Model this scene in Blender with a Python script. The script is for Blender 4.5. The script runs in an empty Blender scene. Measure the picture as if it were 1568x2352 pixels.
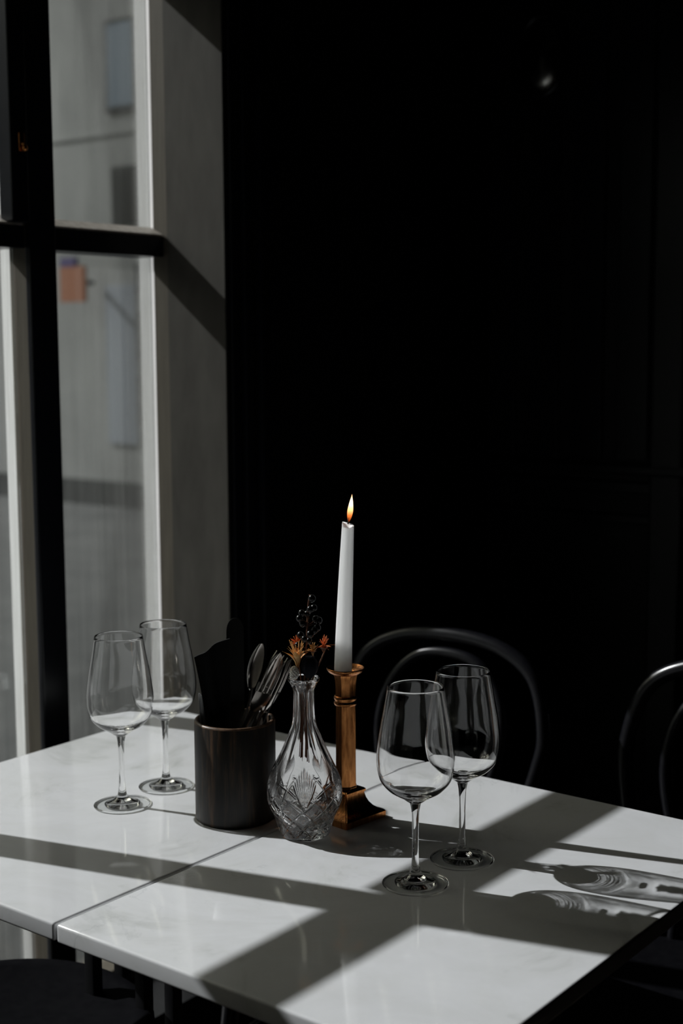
import bpy, bmesh, math, random
from mathutils import Vector, Matrix, noise
R = math.radians
PI = math.pi
random.seed(7)
scene = bpy.context.scene
col = scene.collection

# ------------------------------------------------------------------ camera, light, exposure
# world axes: X runs from the window wall into the room, Y runs along the window wall, Z up (floor = 0)
TZ = 0.75                                   # height of the table surface
cam_data = bpy.data.cameras.new('camera')
cam_data.sensor_fit = 'VERTICAL'
cam_data.sensor_height = 36.0
cam_data.lens = 3204.0 / 2352.0 * 36.0
cam_data.clip_start = 0.05
cam_data.dof.use_dof = True
cam_data.dof.focus_distance = 1.68
cam_data.dof.aperture_fstop = 4.2
cam = bpy.data.objects.new('camera', cam_data)
col.objects.link(cam)
A = R(37.7)
PITCH, ROLL = R(6.92), R(-0.273)
fwd = Vector((-math.sin(A) * math.cos(PITCH), math.cos(A) * math.cos(PITCH), -math.sin(PITCH)))
up0 = Vector((-math.sin(A) * math.sin(PITCH), math.cos(A) * math.sin(PITCH), math.cos(PITCH)))
rt0 = Vector((math.cos(A), math.sin(A), 0))
rt = math.cos(ROLL) * rt0 + math.sin(ROLL) * up0
up = -math.sin(ROLL) * rt0 + math.cos(ROLL) * up0
mw = Matrix((rt, up, -fwd)).transposed().to_4x4()
mw.translation = Vector((0, 0, TZ + 0.62))
cam.matrix_world = mw
scene.camera = cam

SUN_DIR = Vector((1.0, 0.27, -0.8085)).normalized()      # direction the sunlight travels
sun_data = bpy.data.lights.new('sun', 'SUN')
sun_data.energy = 4.15
sun_data.angle = R(0.55)
sun_data.color = (0.975, 0.97, 1.0)
sun = bpy.data.objects.new('sun', sun_data)
sun.rotation_euler = (-SUN_DIR).to_track_quat('Z', 'Y').to_euler()
sun.location = (-6, -1, 6)
col.objects.link(sun)

world = bpy.data.worlds.new('sky')
scene.world = world
world.use_nodes = True
wn = world.node_tree.nodes
wl = world.node_tree.links
wn.clear()
sky = wn.new('ShaderNodeTexSky')
sky.sky_type = 'NISHITA'
sky.sun_disc = False
sky.sun_elevation = math.asin(0.8085 / math.sqrt(1 + .27 ** 2 + .8085 ** 2))
sky.sun_rotation = math.atan2(-1.0, -0.27)
sky.dust_density = 2.5
bg = wn.new('ShaderNodeBackground')
bg.inputs[1].default_value = 0.09
hs = wn.new('ShaderNodeHueSaturation')
hs.inputs['Saturation'].default_value = 0.35
wo = wn.new('ShaderNodeOutputWorld')
wl.new(sky.outputs[0], hs.inputs['Color'])
tint = wn.new('ShaderNodeMixRGB'); tint.blend_type = 'MULTIPLY'; tint.inputs[0].default_value = 1.0
tint.inputs[2].default_value = (1.0, 1.0, 0.86, 1)
wl.new(hs.outputs[0], tint.inputs[1])
wl.new(tint.outputs[0], bg.inputs[0])
wl.new(bg.outputs[0], wo.inputs[0])

vs = scene.view_settings
vs.view_transform = 'Standard'
vs.look = 'None'
vs.gamma = 1.0
vs.use_curve_mapping = False
vs.exposure = 0.0
scene.cycles.transparent_max_bounces = 32
scene.cycles.max_bounces = 16
scene.cycles.transmission_bounces = 16
scene.cycles.glossy_bounces = 8
scene.cycles.sample_clamp_indirect = 6.0
scene.cycles.caustics_reflective = True
scene.cycles.caustics_refractive = True
scene.cycles.blur_glossy = 0.3


# ------------------------------------------------------------------ helpers
def link(o, parent=None):
    col.objects.link(o)
    if parent is not None:
        o.parent = parent
    return o


def tag(o, label=None, cat=None, group=None, kind=None):
    if label: o['label'] = label
    if cat: o['category'] = cat
    if group: o['group'] = group
    if kind: o['kind'] = kind
    return o


def thing(name, label, cat, loc=(0, 0, 0), rz=0.0, group=None):
    o = bpy.data.objects.new(name, None)
    o.empty_display_size = 0.05
    o.location = loc
    o.rotation_euler = (0, 0, rz)
    link(o)
    return tag(o, label, cat, group)


def obj(name, bm, m, parent=None, smooth=True, angle=35, loc=None):
    me = bpy.data.meshes.new(name)
    bmesh.ops.recalc_face_normals(bm, faces=bm.faces) if getattr(bm, 'recalc', True) is True and not KEEP.get(id(bm)) else None
    bm.to_mesh(me)
    KEEP.pop(id(bm), None)
    bm.free()
    if smooth:
        for p in me.polygons: p.use_smooth = True
        if angle: me.set_sharp_from_angle(angle=R(angle))
    me.materials.append(m)
    o = bpy.data.objects.new(name, me)
    if loc is not None: o.location = loc
    return link(o, parent)


KEEP = {}


def box(bm, x0, x1, y0, y1, z0, z1, bev=0.0, seg=2, mat=None):
    r = bmesh.ops.create_cube(bm, size=1.0)
    vs_ = r['verts']
    for v in vs_:
        v.co = Vector(((x0 + x1) / 2 + v.co.x * (x1 - x0), (y0 + y1) / 2 + v.co.y * (y1 - y0), (z0 + z1) / 2 + v.co.z * (z1 - z0)))
        if mat is not None: v.co = mat @ v.co
    if bev > 0:
        es = list({e for v in vs_ for e in v.link_edges})
        bmesh.ops.bevel(bm, geom=es, offset=bev, segments=seg, profile=0.6, affect='EDGES')
    return bm


def prism(bm, pts, z0, z1):
    """vertical prism over an (x,y) outline"""
    a = [bm.verts.new((x, y, z0)) for x, y in pts]
    b = [bm.verts.new((x, y, z1)) for x, y in pts]
    n = len(pts)
    for i in range(n):
        bm.faces.new((a[i], a[(i + 1) % n], b[(i + 1) % n], b[i]))
    bm.faces.new(a[::-1]); bm.faces.new(b)
    return bm


def lathe(bm, prof, seg=64, rfun=None, cx=0.0, cy=0.0):
    """prof: list of (r, z); r == 0 at an end closes it to a point"""
    rings = []
    for r, z in prof:
        if r <= 1e-7:
            rings.append([bm.verts.new((cx, cy, z))])
        else:
            ring = []
            for i in range(seg):
                t = 2 * PI * i / seg
                rr = rfun(r, z, t) if rfun else r
                ring.append(bm.verts.new((cx + rr * math.cos(t), cy + rr * math.sin(t), z)))
            rings.append(ring)
    for a, b in zip(rings[:-1], rings[1:]):
        if len(a) == 1 and len(b) == 1: continue
        for i in range(seg):
            j = (i + 1) % seg
            if len(a) == 1: bm.faces.new((a[0], b[j], b[i]))
            elif len(b) == 1: bm.faces.new((a[i], a[j], b[0]))
            else: bm.faces.new((a[i], a[j], b[j], b[i]))
    return bm


def curve_pts(pts, n=8):
    """Catmull-Rom through the points (any dimension)"""
    out = []
    P_ = [Vector(p) for p in pts]
    P_ = [P_[0] * 2 - P_[1]] + P_ + [P_[-1] * 2 - P_[-2]]
    for i in range(1, len(P_) - 2):
        p0, p1, p2, p3 = P_[i - 1:i + 3]
        for k in range(n):
            t = k / n
            out.append(0.5 * ((2 * p1) + (-p0 + p2) * t + (2 * p0 - 5 * p1 + 4 * p2 - p3) * t * t + (-p0 + 3 * p1 - 3 * p2 + p3) * t ** 3))
    out.append(P_[-2])
    return out


def tube(bm, pts, rad, seg=10, closed=False):
    pts = [Vector(p) for p in pts]
    n = len(pts)
    rings = []
    nrm = None
    for i, p in enumerate(pts):
        if closed: t = (pts[(i + 1) % n] - pts[i - 1]).normalized()
        else: t = (pts[min(i + 1, n - 1)] - pts[max(i - 1, 0)]).normalized()
        if nrm is None:
            a = Vector((0, 0, 1)) if abs(t.z) < 0.9 else Vector((1, 0, 0))
            nrm = t.cross(a).normalized()
        nrm = (nrm - t * nrm.dot(t)).normalized()
        b = t.cross(nrm)
        r = rad(i / (n - 1)) if callable(rad) else rad
        rings.append([bm.verts.new(p + (nrm * math.cos(2 * PI * k / seg) + b * math.sin(2 * PI * k / seg)) * r) for k in range(seg)])
    prs = list(zip(rings[:-1], rings[1:])) + ([(rings[-1], rings[0])] if closed else [])
    for a, b in prs:
        for k in range(seg):
            bm.faces.new((a[k], a[(k + 1) % seg], b[(k + 1) % seg], b[k]))
    if not closed:
        bm.faces.new(rings[0][::-1]); bm.faces.new(rings[-1])
    return bm


def sphere(bm, c, r, u=12, v=8, sc=(1, 1, 1)):
    res = bmesh.ops.create_uvsphere(bm, u_segments=u, v_segments=v, radius=1.0)
    for w in res['verts']:
        w.co = Vector((c[0] + w.co.x * r * sc[0], c[1] + w.co.y * r * sc[1], c[2] + w.co.z * r * sc[2]))
    return bm


# ------------------------------------------------------------------ materials
def mat(name, color=(.5, .5, .5), rough=.5, metal=0.0, spec=.5, coat=0.0):
    m = bpy.data.materials.new(name)
    m.use_nodes = True
    b = m.node_tree.nodes['Principled BSDF']
    b.inputs['Base Color'].default_value = (*color, 1)
    b.inputs['Roughness'].default_value = rough
    b.inputs['Metallic'].default_value = metal
    b.inputs['Specular IOR Level'].default_value = spec
    b.inputs['Coat Weight'].default_value = coat
    return m, b, m.node_tree.nodes, m.node_tree.links


def coords(nt, ln, scale=(1, 1, 1), kind='Object'):
    tc = nt.new('ShaderNodeTexCoord')
    mp = nt.new('ShaderNodeMapping')
    mp.inputs['Scale'].default_value = scale
    ln.new(tc.outputs[kind], mp.inputs['Vector'])
    return mp.outputs[0]


def ramp(nt, ln, fac, stops):
    r = nt.new('ShaderNodeValToRGB')
    e = r.color_ramp.elements
    while len(e) < len(stops): e.new(0.5)
    for i, (p, c) in enumerate(stops):
        e[i].position = p
        e[i].color = (*c, 1) if len(c) == 3 else c
    ln.new(fac, r.inputs[0])
    return r.outputs[0]


def noise_tex(nt, ln, vec, scale=5, detail=4, rough=.55, dist=0.0):
    n = nt.new('ShaderNodeTexNoise')
    n.inputs['Scale'].default_value = scale
    n.inputs['Detail'].default_value = detail
    n.inputs['Roughness'].default_value = rough
    n.inputs['Distortion'].default_value = dist
    ln.new(vec, n.inputs['Vector'])
    return n.outputs['Fac']


def bump(nt, ln, fac, b, strength=.2, dist=.002):
    bp = nt.new('ShaderNodeBump')
    bp.inputs['Strength'].default_value = strength
    bp.inputs['Distance'].default_value = dist
    ln.new(fac, bp.inputs['Height'])
    ln.new(bp.outputs[0], b.inputs['Normal'])


def noisy(name, c0, c1, rough, scale=(1, 1, 1), ns=8, metal=0, spec=.5, bmp=0.0, lo=.35, hi=.65, dist=0.0):
    m, b, nt, ln = mat(name, c0, rough, metal, spec)
    v = coords(nt, ln, scale)
    f = noise_tex(nt, ln, v, ns, 6, .6, dist)
    ln.new(ramp(nt, ln, f, [(lo, c0), (hi, c1)]), b.inputs['Base Color'])
    if bmp: bump(nt, ln, f, b, bmp)
    return m


def make_quartz():
    m, b, nt, ln = mat('white_quartz', (.75, .76, .77), .06, 0, .5)
    v = coords(nt, ln)
    f1 = noise_tex(nt, ln, v, 4.5, 8, .62, 1.6)
    base = ramp(nt, ln, f1, [(.32, (.58, .59, .58)), (.44, (.73, .735, .74)), (.56, (.765, .77, .785)), (.7, (.79, .795, .805))])
    f2 = noise_tex(nt, ln, coords(nt, ln, (1, 1.5, 1)), 4, 6, .6, 1.2)
    vein = ramp(nt, ln, f2, [(.487, (1, 1, 1)), (.5, (.80, .81, .81)), (.513, (1, 1, 1))])
    f3 = noise_tex(nt, ln, v, 2.6, 3, .5, 0)
    msk = ramp(nt, ln, f3, [(.52, (0, 0, 0)), (.72, (1, 1, 1))])
    mx = nt.new('ShaderNodeMixRGB'); mx.blend_type = 'MULTIPLY'
    ln.new(msk, mx.inputs[0]); ln.new(base, mx.inputs[1]); ln.new(vein, mx.inputs[2])
    ln.new(mx.outputs[0], b.inputs['Base Color'])
    return m


def make_pane_mat(name, streak=(38, 38, .9), amount=.12, seed=0.0):
    """old dusty window glass: clear, with a film of dirt that scatters the sunlight"""
    m = bpy.data.materials.new(name); m.use_nodes = True
    nt, ln = m.node_tree.nodes, m.node_tree.links
    nt.clear()
    out = nt.new('ShaderNodeOutputMaterial')
    tr = nt.new('ShaderNodeBsdfTransparent'); tr.inputs[0].default_value = (.97, .985, .975, 1)
    gl = nt.new('ShaderNodeBsdfGlossy'); gl.inputs['Roughness'].default_value = .03
    fr = nt.new('ShaderNodeFresnel'); fr.inputs[0].default_value = 1.45
    mul = nt.new('ShaderNodeMath'); mul.operation = 'MULTIPLY'; mul.inputs[1].default_value = .6
    ln.new(fr.outputs[0], mul.inputs[0])
    m1 = nt.new('ShaderNodeMixShader')
    ln.new(mul.outputs[0], m1.inputs[0]); ln.new(tr.outputs[0], m1.inputs[1]); ln.new(gl.outputs[0], m1.inputs[2])
    df = nt.new('ShaderNodeBsdfTranslucent'); df.inputs[0].default_value = (.78, .79, .77, 1)
    dd = nt.new('ShaderNodeBsdfDiffuse'); dd.inputs[0].default_value = (.5, .5, .48, 1)
    m2 = nt.new('ShaderNodeMixShader'); m2.inputs[0].default_value = .3
    ln.new(df.outputs[0], m2.inputs[1]); ln.new(dd.outputs[0], m2.inputs[2])
    tc = nt.new('ShaderNodeTexCoord'); mp = nt.new('ShaderNodeMapping')
    mp.inputs['Scale'].default_value = streak; mp.inputs['Location'].default_value = (seed, seed, seed)
    ln.new(tc.outputs['Object'], mp.inputs[0])
    f = noise_tex(nt, ln, mp.outputs[0], 1.0, 6, .62)
    f2 = noise_tex(nt, ln, coords(nt, ln, (6, 6, 3)), 1.0, 3, .5)
    mm = nt.new('ShaderNodeMath'); mm.operation = 'MULTIPLY'
    ln.new(ramp(nt, ln, f, [(.34, (.15, .15, .15)), (.62, (1, 1, 1))]), mm.inputs[0])
    ln.new(ramp(nt, ln, f2, [(.3, (.45, .45, .45)), (.65, (1, 1, 1))]), mm.inputs[1])
    # rain spots
    vo = nt.new('ShaderNodeTexVoronoi'); vo.inputs['Scale'].default_value = 26
    ln.new(coords(nt, ln, (1, 1, 1)), vo.inputs['Vector'])
    sp = ramp(nt, ln, vo.outputs['Distance'], [(.07, (1, 1, 1)), (.11, (0, 0, 0))])
    ad = nt.new('ShaderNodeMath'); ad.operation = 'MULTIPLY_ADD'; ad.inputs[1].default_value = .5
    ln.new(sp, ad.inputs[0]); ln.new(mm.outputs[0], ad.inputs[2])
    sc_ = nt.new('ShaderNodeMath'); sc_.operation = 'MULTIPLY'; sc_.inputs[1].default_value = amount
    ln.new(ad.outputs[0], sc_.inputs[0])
    m3 = nt.new('ShaderNodeMixShader')
    ln.new(sc_.outputs[0], m3.inputs[0]); ln.new(m1.outputs[0], m3.inputs[1]); ln.new(m2.outputs[0], m3.inputs[2])
    ln.new(m3.outputs[0], out.inputs[0])
    return m


def make_glass(name, tint=(1, 1, 1), ior=1.5, rough=0.0):
    m = bpy.data.materials.new(name); m.use_nodes = True
    nt, ln = m.node_tree.nodes, m.node_tree.links
    nt.clear()
    out = nt.new('ShaderNodeOutputMaterial')
    g = nt.new('ShaderNodeBsdfGlass')
    g.inputs['Color'].default_value = (*tint, 1)
    g.inputs['Roughness'].default_value = rough
    g.inputs['IOR'].default_value = ior
    ln.new(g.outputs[0], out.inputs[0])
    return m


def make_thin_glass(name):
    """thin blown glass: rays go straight through, the two skins reflect by their Fresnel angle"""
    m = bpy.data.materials.new(name); m.use_nodes = True
    nt, ln = m.node_tree.nodes, m.node_tree.links
    nt.clear()
    out = nt.new('ShaderNodeOutputMaterial')
    tr = nt.new('ShaderNodeBsdfTransparent'); tr.inputs[0].default_value = (.985, .99, .988, 1)
    gl = nt.new('ShaderNodeBsdfGlossy'); gl.inputs['Roughness'].default_value = .0
    lw = nt.new('ShaderNodeLayerWeight'); lw.inputs[0].default_value = .5
    pw = nt.new('ShaderNodeMath'); pw.operation = 'POWER'; pw.inputs[1].default_value = 5.0
    ln.new(lw.outputs['Facing'], pw.inputs[0])
    ma = nt.new('ShaderNodeMath'); ma.operation = 'MULTIPLY_ADD'; ma.inputs[1].default_value = .9; ma.inputs[2].default_value = .05
    ln.new(pw.outputs[0], ma.inputs[0])
    mx = nt.new('ShaderNodeMixShader')
    ln.new(ma.outputs[0], mx.inputs[0]); ln.new(tr.outputs[0], mx.inputs[1]); ln.new(gl.outputs[0], mx.inputs[2])
    ln.new(mx.outputs[0], out.inputs[0])
    return m


M = {}
M['quartz'] = make_quartz()
M['black_paint'] = noisy('black_wall_paint', (.006, .0065, .008), (.010, .0105, .012), .42, (3, 3, 3), 6, spec=.35)
M['black_gloss'] = noisy('black_gloss_paint', (.006, .007, .010), (.009, .010, .014), .28, (4, 4, 4), 8, spec=.4)
M['ceiling'] = noisy('dark_ceiling_paint', (.02, .02, .02), (.025, .025, .025), .7, (2, 2, 2), 5, spec=.2)
M['plaster'] = noisy('grey_brown_reveal_plaster', (.055, .051, .043), (.09, .085, .073), .75, (7, 7, 2.2), 3.0, spec=.2, bmp=.3, lo=.3, hi=.75)
M['frame'] = noisy('brown_grey_frame_paint', (.10, .088, .068), (.125, .11, .085), .55, (20, 20, 2), 4, spec=.3)
M['ledge'] = noisy('worn_beige_ledge_paint', (.36, .32, .27), (.52, .47, .42), .5, (20, 20, 20), 4, spec=.4)
M['white_trim'] = noisy('weathered_white_outer_paint', (.52, .52, .51), (.68, .68, .68), .6, (40, 40, 2.5), 3, spec=.3)
M['pane_clean'] = make_pane_mat('upper_window_glass', (22, 22, 1.5), .03, 3.1)
M['pane_dirty'] = make_pane_mat('lower_window_glass', (60, 60, 1.2), .040, 7.7)
M['crystal'] = make_glass('cut_crystal', (1, 1, 1), 1.54)
M['thick_glass'] = make_glass('stem_glass', (1, 1, 1), 1.5)
M['thin_glass'] = make_thin_glass('thin_bowl_glass')
M['steel'] = mat('dark_steel_cutlery', (.42, .39, .36), .22, 1.0)[0]
M['black_metal'] = mat('black_powder_coated_metal', (.008, .008, .009), .4, 0, .4)[0]
M['chair'] = noisy('black_lacquered_wood', (.006, .006, .008), (.010, .010, .012), .25, (9, 9, 9), 8, spec=.5)
M['seat'] = noisy('worn_black_seat', (.003, .003, .004), (.005, .005, .006), .8, (9, 9, 9), 8, spec=.02)
M['wax'] = mat('white_candle_wax', (.90, .895, .895), .45, 0, .4)[0]
_b = M['wax'].node_tree.nodes['Principled BSDF']
_b.inputs['Subsurface Weight'].default_value = 1.0
_b.inputs['Subsurface Radius'].default_value = (1.0, .97, .95)
_b.inputs['Subsurface Scale'].default_value = .25
M['brass'] = noisy('aged_brass', (.28, .095, .028), (.78, .33, .11), .24, (90, 90, 12), 3, metal=1.0, bmp=.25, lo=.32, hi=.66)


def make_cup():
    m, b, nt, ln = mat('dark_stained_wood', (.02, .016, .012), .42, 0, .35)
    v = coords(nt, ln, (34, 34, 2.6))
    f = noise_tex(nt, ln, v, 2.2, 8, .7)
    ln.new(ramp(nt, ln, f, [(.36, (.006, .0055, .005)), (.50, (.016, .013, .010)), (.60, (.055, .032, .018)), (.72, (.16, .09, .05))]), b.inputs['Base Color'])
    bump(nt, ln, f, b, .5, .001)
    return m


M['cup'] = make_cup()


def make_floor():
    m, b, nt, ln = mat('dark_oak_floorboards', (.05, .04, .03), .5, 0, .3)
    br = nt.new('ShaderNodeTexBrick')
    br.inputs['Scale'].default_value = 1.0
    br.inputs['Brick Width'].default_value = 1.4
    br.inputs['Row Height'].default_value = .12
    br.inputs['Mortar Size'].default_value = .003
    br.inputs['Color1'].default_value = (.06, .048, .036, 1)
    br.inputs['Color2'].default_value = (.045, .036, .028, 1)
    br.inputs['Mortar'].default_value = (.008, .007, .006, 1)
    ln.new(coords(nt, ln), br.inputs['Vector'])
    f = noise_tex(nt, ln, coords(nt, ln, (2, 40, 1)), 3, 6, .6)
    mx = nt.new('ShaderNodeMixRGB'); mx.blend_type = 'MULTIPLY'; mx.inputs[0].default_value = .6
    ln.new(br.outputs[0], mx.inputs[1]); ln.new(f, mx.inputs[2])
    ln.new(mx.outputs[0], b.inputs['Base Color'])
    return m


M['floor'] = make_floor()
M['asphalt'] = noisy('street_asphalt', (.035, .037, .036), (.065, .067, .064), .8, (1, 1, 1), 3)
M['facade'] = noisy('grey_plaster_facade', (.27, .275, .265), (.36, .365, .35), .9, (.6, .6, .35), 3)
M['facade_dark'] = mat('dark_shop_glass', (.03, .033, .03), .3)[0]  # even dark colour for the windows and base course
M['facade_pale'] = mat('pale_blue_panel', (.31, .34, .38), .6)[0]
M['window_blue'] = mat('pale_blue_curtained_glass', (.19, .25, .31), .5)[0]
M['orange'] = mat('orange_sign_paint', (.36, .13, .055), .6)[0]
M['purple'] = mat('violet_sign_paint', (.10, .08, .19), .6)[0]
M['napkin'] = mat('black_cloth_napkin', (.008, .008, .008), .8, 0, .2)[0]
M['paper'] = mat('white_paper_napkin', (.78, .78, .78), .8, 0, .2)[0]
M['handle'] = mat('black_knife_steel', (.03, .03, .03), .3, 0.6)[0]
M['straw'] = noisy('dried_orange_petals', (.80, .36, .09), (.95, .62, .28), .55, (200, 200, 200), 1, spec=.3)
M['rust'] = noisy('dried_red_petals', (.65, .13, .04), (.88, .30, .09), .6, (200, 200, 200), 1, spec=.3)
M['stalk'] = noisy('dried_brown_stems', (.14, .05, .03), (.28, .13, .07), .6, (60, 60, 60), 1, spec=.3)
M['berry'] = mat('black_glossy_berry', (.006, .006, .006), .22, 0, .4)[0]
M['bud'] = noisy('white_knobbly_bud', (.70, .50, .32), (.96, .94, .88), .6, (420, 420, 420), 1, spec=.5, lo=.36, hi=.46)
M['thistle'] = mat('dark_blue_black_pod', (.008, .009, .014), .7, 0, .2)[0]
M['mirror_glass'] = mat('dark_mirror_glass', (.30, .30, .28), .22, 1.0)[0]
M['wick'] = mat('burnt_wick', (.02, .015, .01), .9)[0]


def make_flame():
    m = bpy.data.materials.new('candle_flame'); m.use_nodes = True
    nt, ln = m.node_tree.nodes, m.node_tree.links
    nt.clear()
    out = nt.new('ShaderNodeOutputMaterial')
    em = nt.new('ShaderNodeEmission')
    tr = nt.new('ShaderNodeBsdfTransparent')
    tc = nt.new('ShaderNodeTexCoord'); sx = nt.new('ShaderNodeSeparateXYZ')
    ln.new(tc.outputs['Generated'], sx.inputs[0])
    ln.new(ramp(nt, ln, sx.outputs[2], [(0, (.25, .04, .01)), (.25, (.75, .17, .03)), (.5, (1, .50, .20)), (.75, (1, .78, .55)), (1, (1, .55, .25))]), em.inputs[0])
    st = nt.new('ShaderNodeMath'); st.operation = 'MULTIPLY'; st.inputs[1].default_value = 1.6
    ln.new(ramp(nt, ln, sx.outputs[2], [(0, (.1, .1, .1)), (.45, (.8, .8, .8)), (.7, (1, 1, 1)), (1, (.35, .35, .35))]), st.inputs[0])
    ln.new(st.outputs[0], em.inputs[1])
    ad = nt.new('ShaderNodeAddShader')
    ln.new(em.outputs[0], ad.inputs[0]); ln.new(tr.outputs[0], ad.inputs[1])
    ln.new(ad.outputs[0], out.inputs[0])
    return m


M['flame'] = make_flame()


def struct(name, bm, m, parent=None, **k):
    o = obj(name, bm, m, parent, smooth=k.pop('smooth', False), **k)
    if parent is None: o['kind'] = 'structure'
    return o


# ------------------------------------------------------------------ room shell
XW = -1.67            # room side of the window wall
Y0, Y1 = 0.45, 1.83   # window opening along the wall
ZS, ZH = TZ - 0.545, TZ + 1.33
XO = -1.937
bm = bmesh.new()
prism(bm, [(XW, -2.4), (XW, Y0), (XO, Y0 - .05), (XO, -2.4)], 0, 2.9)
prism(bm, [(XW, Y0), (XW, Y1), (XO, Y1 + .055), (XO, Y0 - .05)], ZH, 2.9)
prism(bm, [(XW, Y0), (XW, Y1), (XO, Y1 + .055), (XO, Y0 - .05)], 0, ZS)
struct('wall_left', bm, M['black_paint'])
YB = 2.70
bm = bmesh.new()      # the same wall beyond the window
prism(bm, [(XW, Y1 + .004), (XW, YB + .15), (XO, YB + .15), (XO, Y1 + .0545), (-1.8424, Y1 + .004)], 0, 2.9)
struct('wall_left_far', bm, M['black_paint'])
bm = bmesh.new(); box(bm, XW, 2.75, YB, YB + .15, 0, 2.9); struct('wall_back', bm, M['black_paint'])
bm = bmesh.new(); box(bm, XO, 2.6, -2.55, -2.4, 0, 2.9); struct('wall_front', bm, M['black_paint'])
bm = bmesh.new(); box(bm, 2.6, 2.75, -2.55, YB, 0, 2.9); struct('wall_right', bm, M['black_paint'])
bm = bmesh.new(); box(bm, XO, 2.75, -2.55, YB + .15, -.12, 0); struct('floor', bm, M['floor'])
bm = bmesh.new(); box(bm, XO, 2.75, -2.55, YB + .15, 2.9, 3.0); struct('ceiling', bm, M['ceiling'])
# panelling of the back wall: chest-high rail with boards above it
bm = bmesh.new()
box(bm, XW, 2.6, YB - .026, YB, TZ + .340, TZ + .362, .006)
box(bm, XW, 2.6, YB - .016, YB, TZ + .300, TZ + .325, .004)
box(bm, XW, 2.6, YB - .012, YB, TZ + .235, TZ + .255, .004)
struct('trim_1', bm, M['black_gloss'])
bm = bmesh.new()
x = -1.665
while x < 2.4:
    if abs(x + 1.21) > .05:
        box(bm, x, x + .072, YB - .010, YB, TZ + .37, 2.55, .003)
    x += .1065
box(bm, -1.262, -1.19, YB - .022, YB, 0.12, 2.6, .006)
struct('trim_2', bm, M['black_gloss'])
bm = bmesh.new()      # casing strips on the pier beside the window
for a, b, d in ((1.842, 1.862, .006), (1.868, 1.888, .014), (1.905, 1.915, .02), (1.925, 1.965, .008)):
    box(bm, XW, XW + d, a, b, 0, 2.6, .003)
struct('trim_3', bm, M['black_gloss'])
bm = bmesh.new(); box(bm, XW, XW + .014, -2.4, Y0 - .02, 0, .12, .004); struct('baseboard_left', bm, M['black_gloss'])
bm = bmesh.new(); box(bm, XW, 2.6, YB - .016, YB, 0, .12, .004); struct('baseboard_back', bm, M['black_gloss'])
# far reveal of the opening (plaster) and its white outer splay
bm = bmesh.new()
prism(bm, [(XW, Y1), (XW, Y1 + .004), (-1.8076, Y1 + .004), (-1.8076, Y1 - .001)], ZS, ZH)
struct('trim_4', bm, M['plaster'])

# ------------------------------------------------------------------ window
win = bpy.data.objects.new('window_1', None); link(win); win['kind'] = 'structure'
FI, FO = -1.8076, -1.8786       # inner / outer face of the frame
TB, TT = TZ + .775, TZ + .815   # transom
bm = bmesh.new()
box(bm, -1.8424, FI, Y1 - .0006, Y1 + .004, ZS, ZH)
box(bm, -1.8424, FI, Y0 - .004, Y0 + .03, ZS, ZH)
box(bm, FO, FI, Y0, Y1 - .003, ZS, ZS + .035, .004)
box(bm, FO, FI, Y0, Y1 - .003, ZH - .03, ZH)
obj('window_frame', bm, M['frame'], win, smooth=False)
bm = bmesh.new()      # white weathered outer splay at the far side
prism(bm, [(-1.8424, Y1), (-1.8424, Y1 + .004), (-1.937, 1.8885), (-1.937, 1.8845)], ZS - .1, ZH)
obj('outer_splay', bm, M['white_trim'], win, smooth=False)
for k, (y0, y1) in enumerate(((.914, .967), (1.512, 1.565))):
    bm = bmesh.new()
    box(bm, -1.857, -1.8157, y0, y1, ZS + .035, ZH - .03)
    mu = obj('mullion', bm, M['frame'], win, smooth=False)
    bm = bmesh.new(); box(bm, -1.8157, -1.803, y0 - .002, y1 + .001, ZS + .035, ZH - .03, .003)
    obj('shaded_face_board', bm, M['black_gloss'], mu, smooth=False)  # black colour stands in for shade on the mullion's room-side face
    bm = bmesh.new()
    prism(bm, [(-1.857, y0 + .001), (-1.857, y1 - .001), (-1.918, (y0 + y1) / 2 + .008), (-1.918, (y0 + y1) / 2 + .004)], ZS + .0, ZH - .03)
    obj('outer_moulding', bm, M['white_trim'], mu, smooth=False)
for y0, y1 in ((Y0 + .03, .912), (.968, 1.510), (1.566, Y1 - .003)):
    bm = bmesh.new(); box(bm, FO, -1.815, y0, y1, TB, TT - .004, .002)
    tm = obj('transom', bm, M['black_gloss'], win, smooth=False)
    bm = bmesh.new(); box(bm, FO - .004, -1.8165, y0, y1, TT - .004, TT, .0015)
    obj('transom_ledge', bm, M['ledge'], tm, smooth=False)
    bm = bmesh.new()
    a_ = [bm.verts.new(p) for p in ((-1.816, y0, TT), (-1.8455, y0, TT), (-1.8455, y0, TT + .014))]
    b_ = [bm.verts.new(p) for p in ((-1.816, y1, TT), (-1.8455, y1, TT), (-1.8455, y1, TT + .014))]
    bm.faces.new(a_); bm.faces.new(b_[::-1])
    for i in range(3): bm.faces.new((a_[i], b_[i], b_[(i + 1) % 3], a_[(i + 1) % 3]))
    obj('glazing_bead', bm, M['ledge'], tm, smooth=False)
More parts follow.
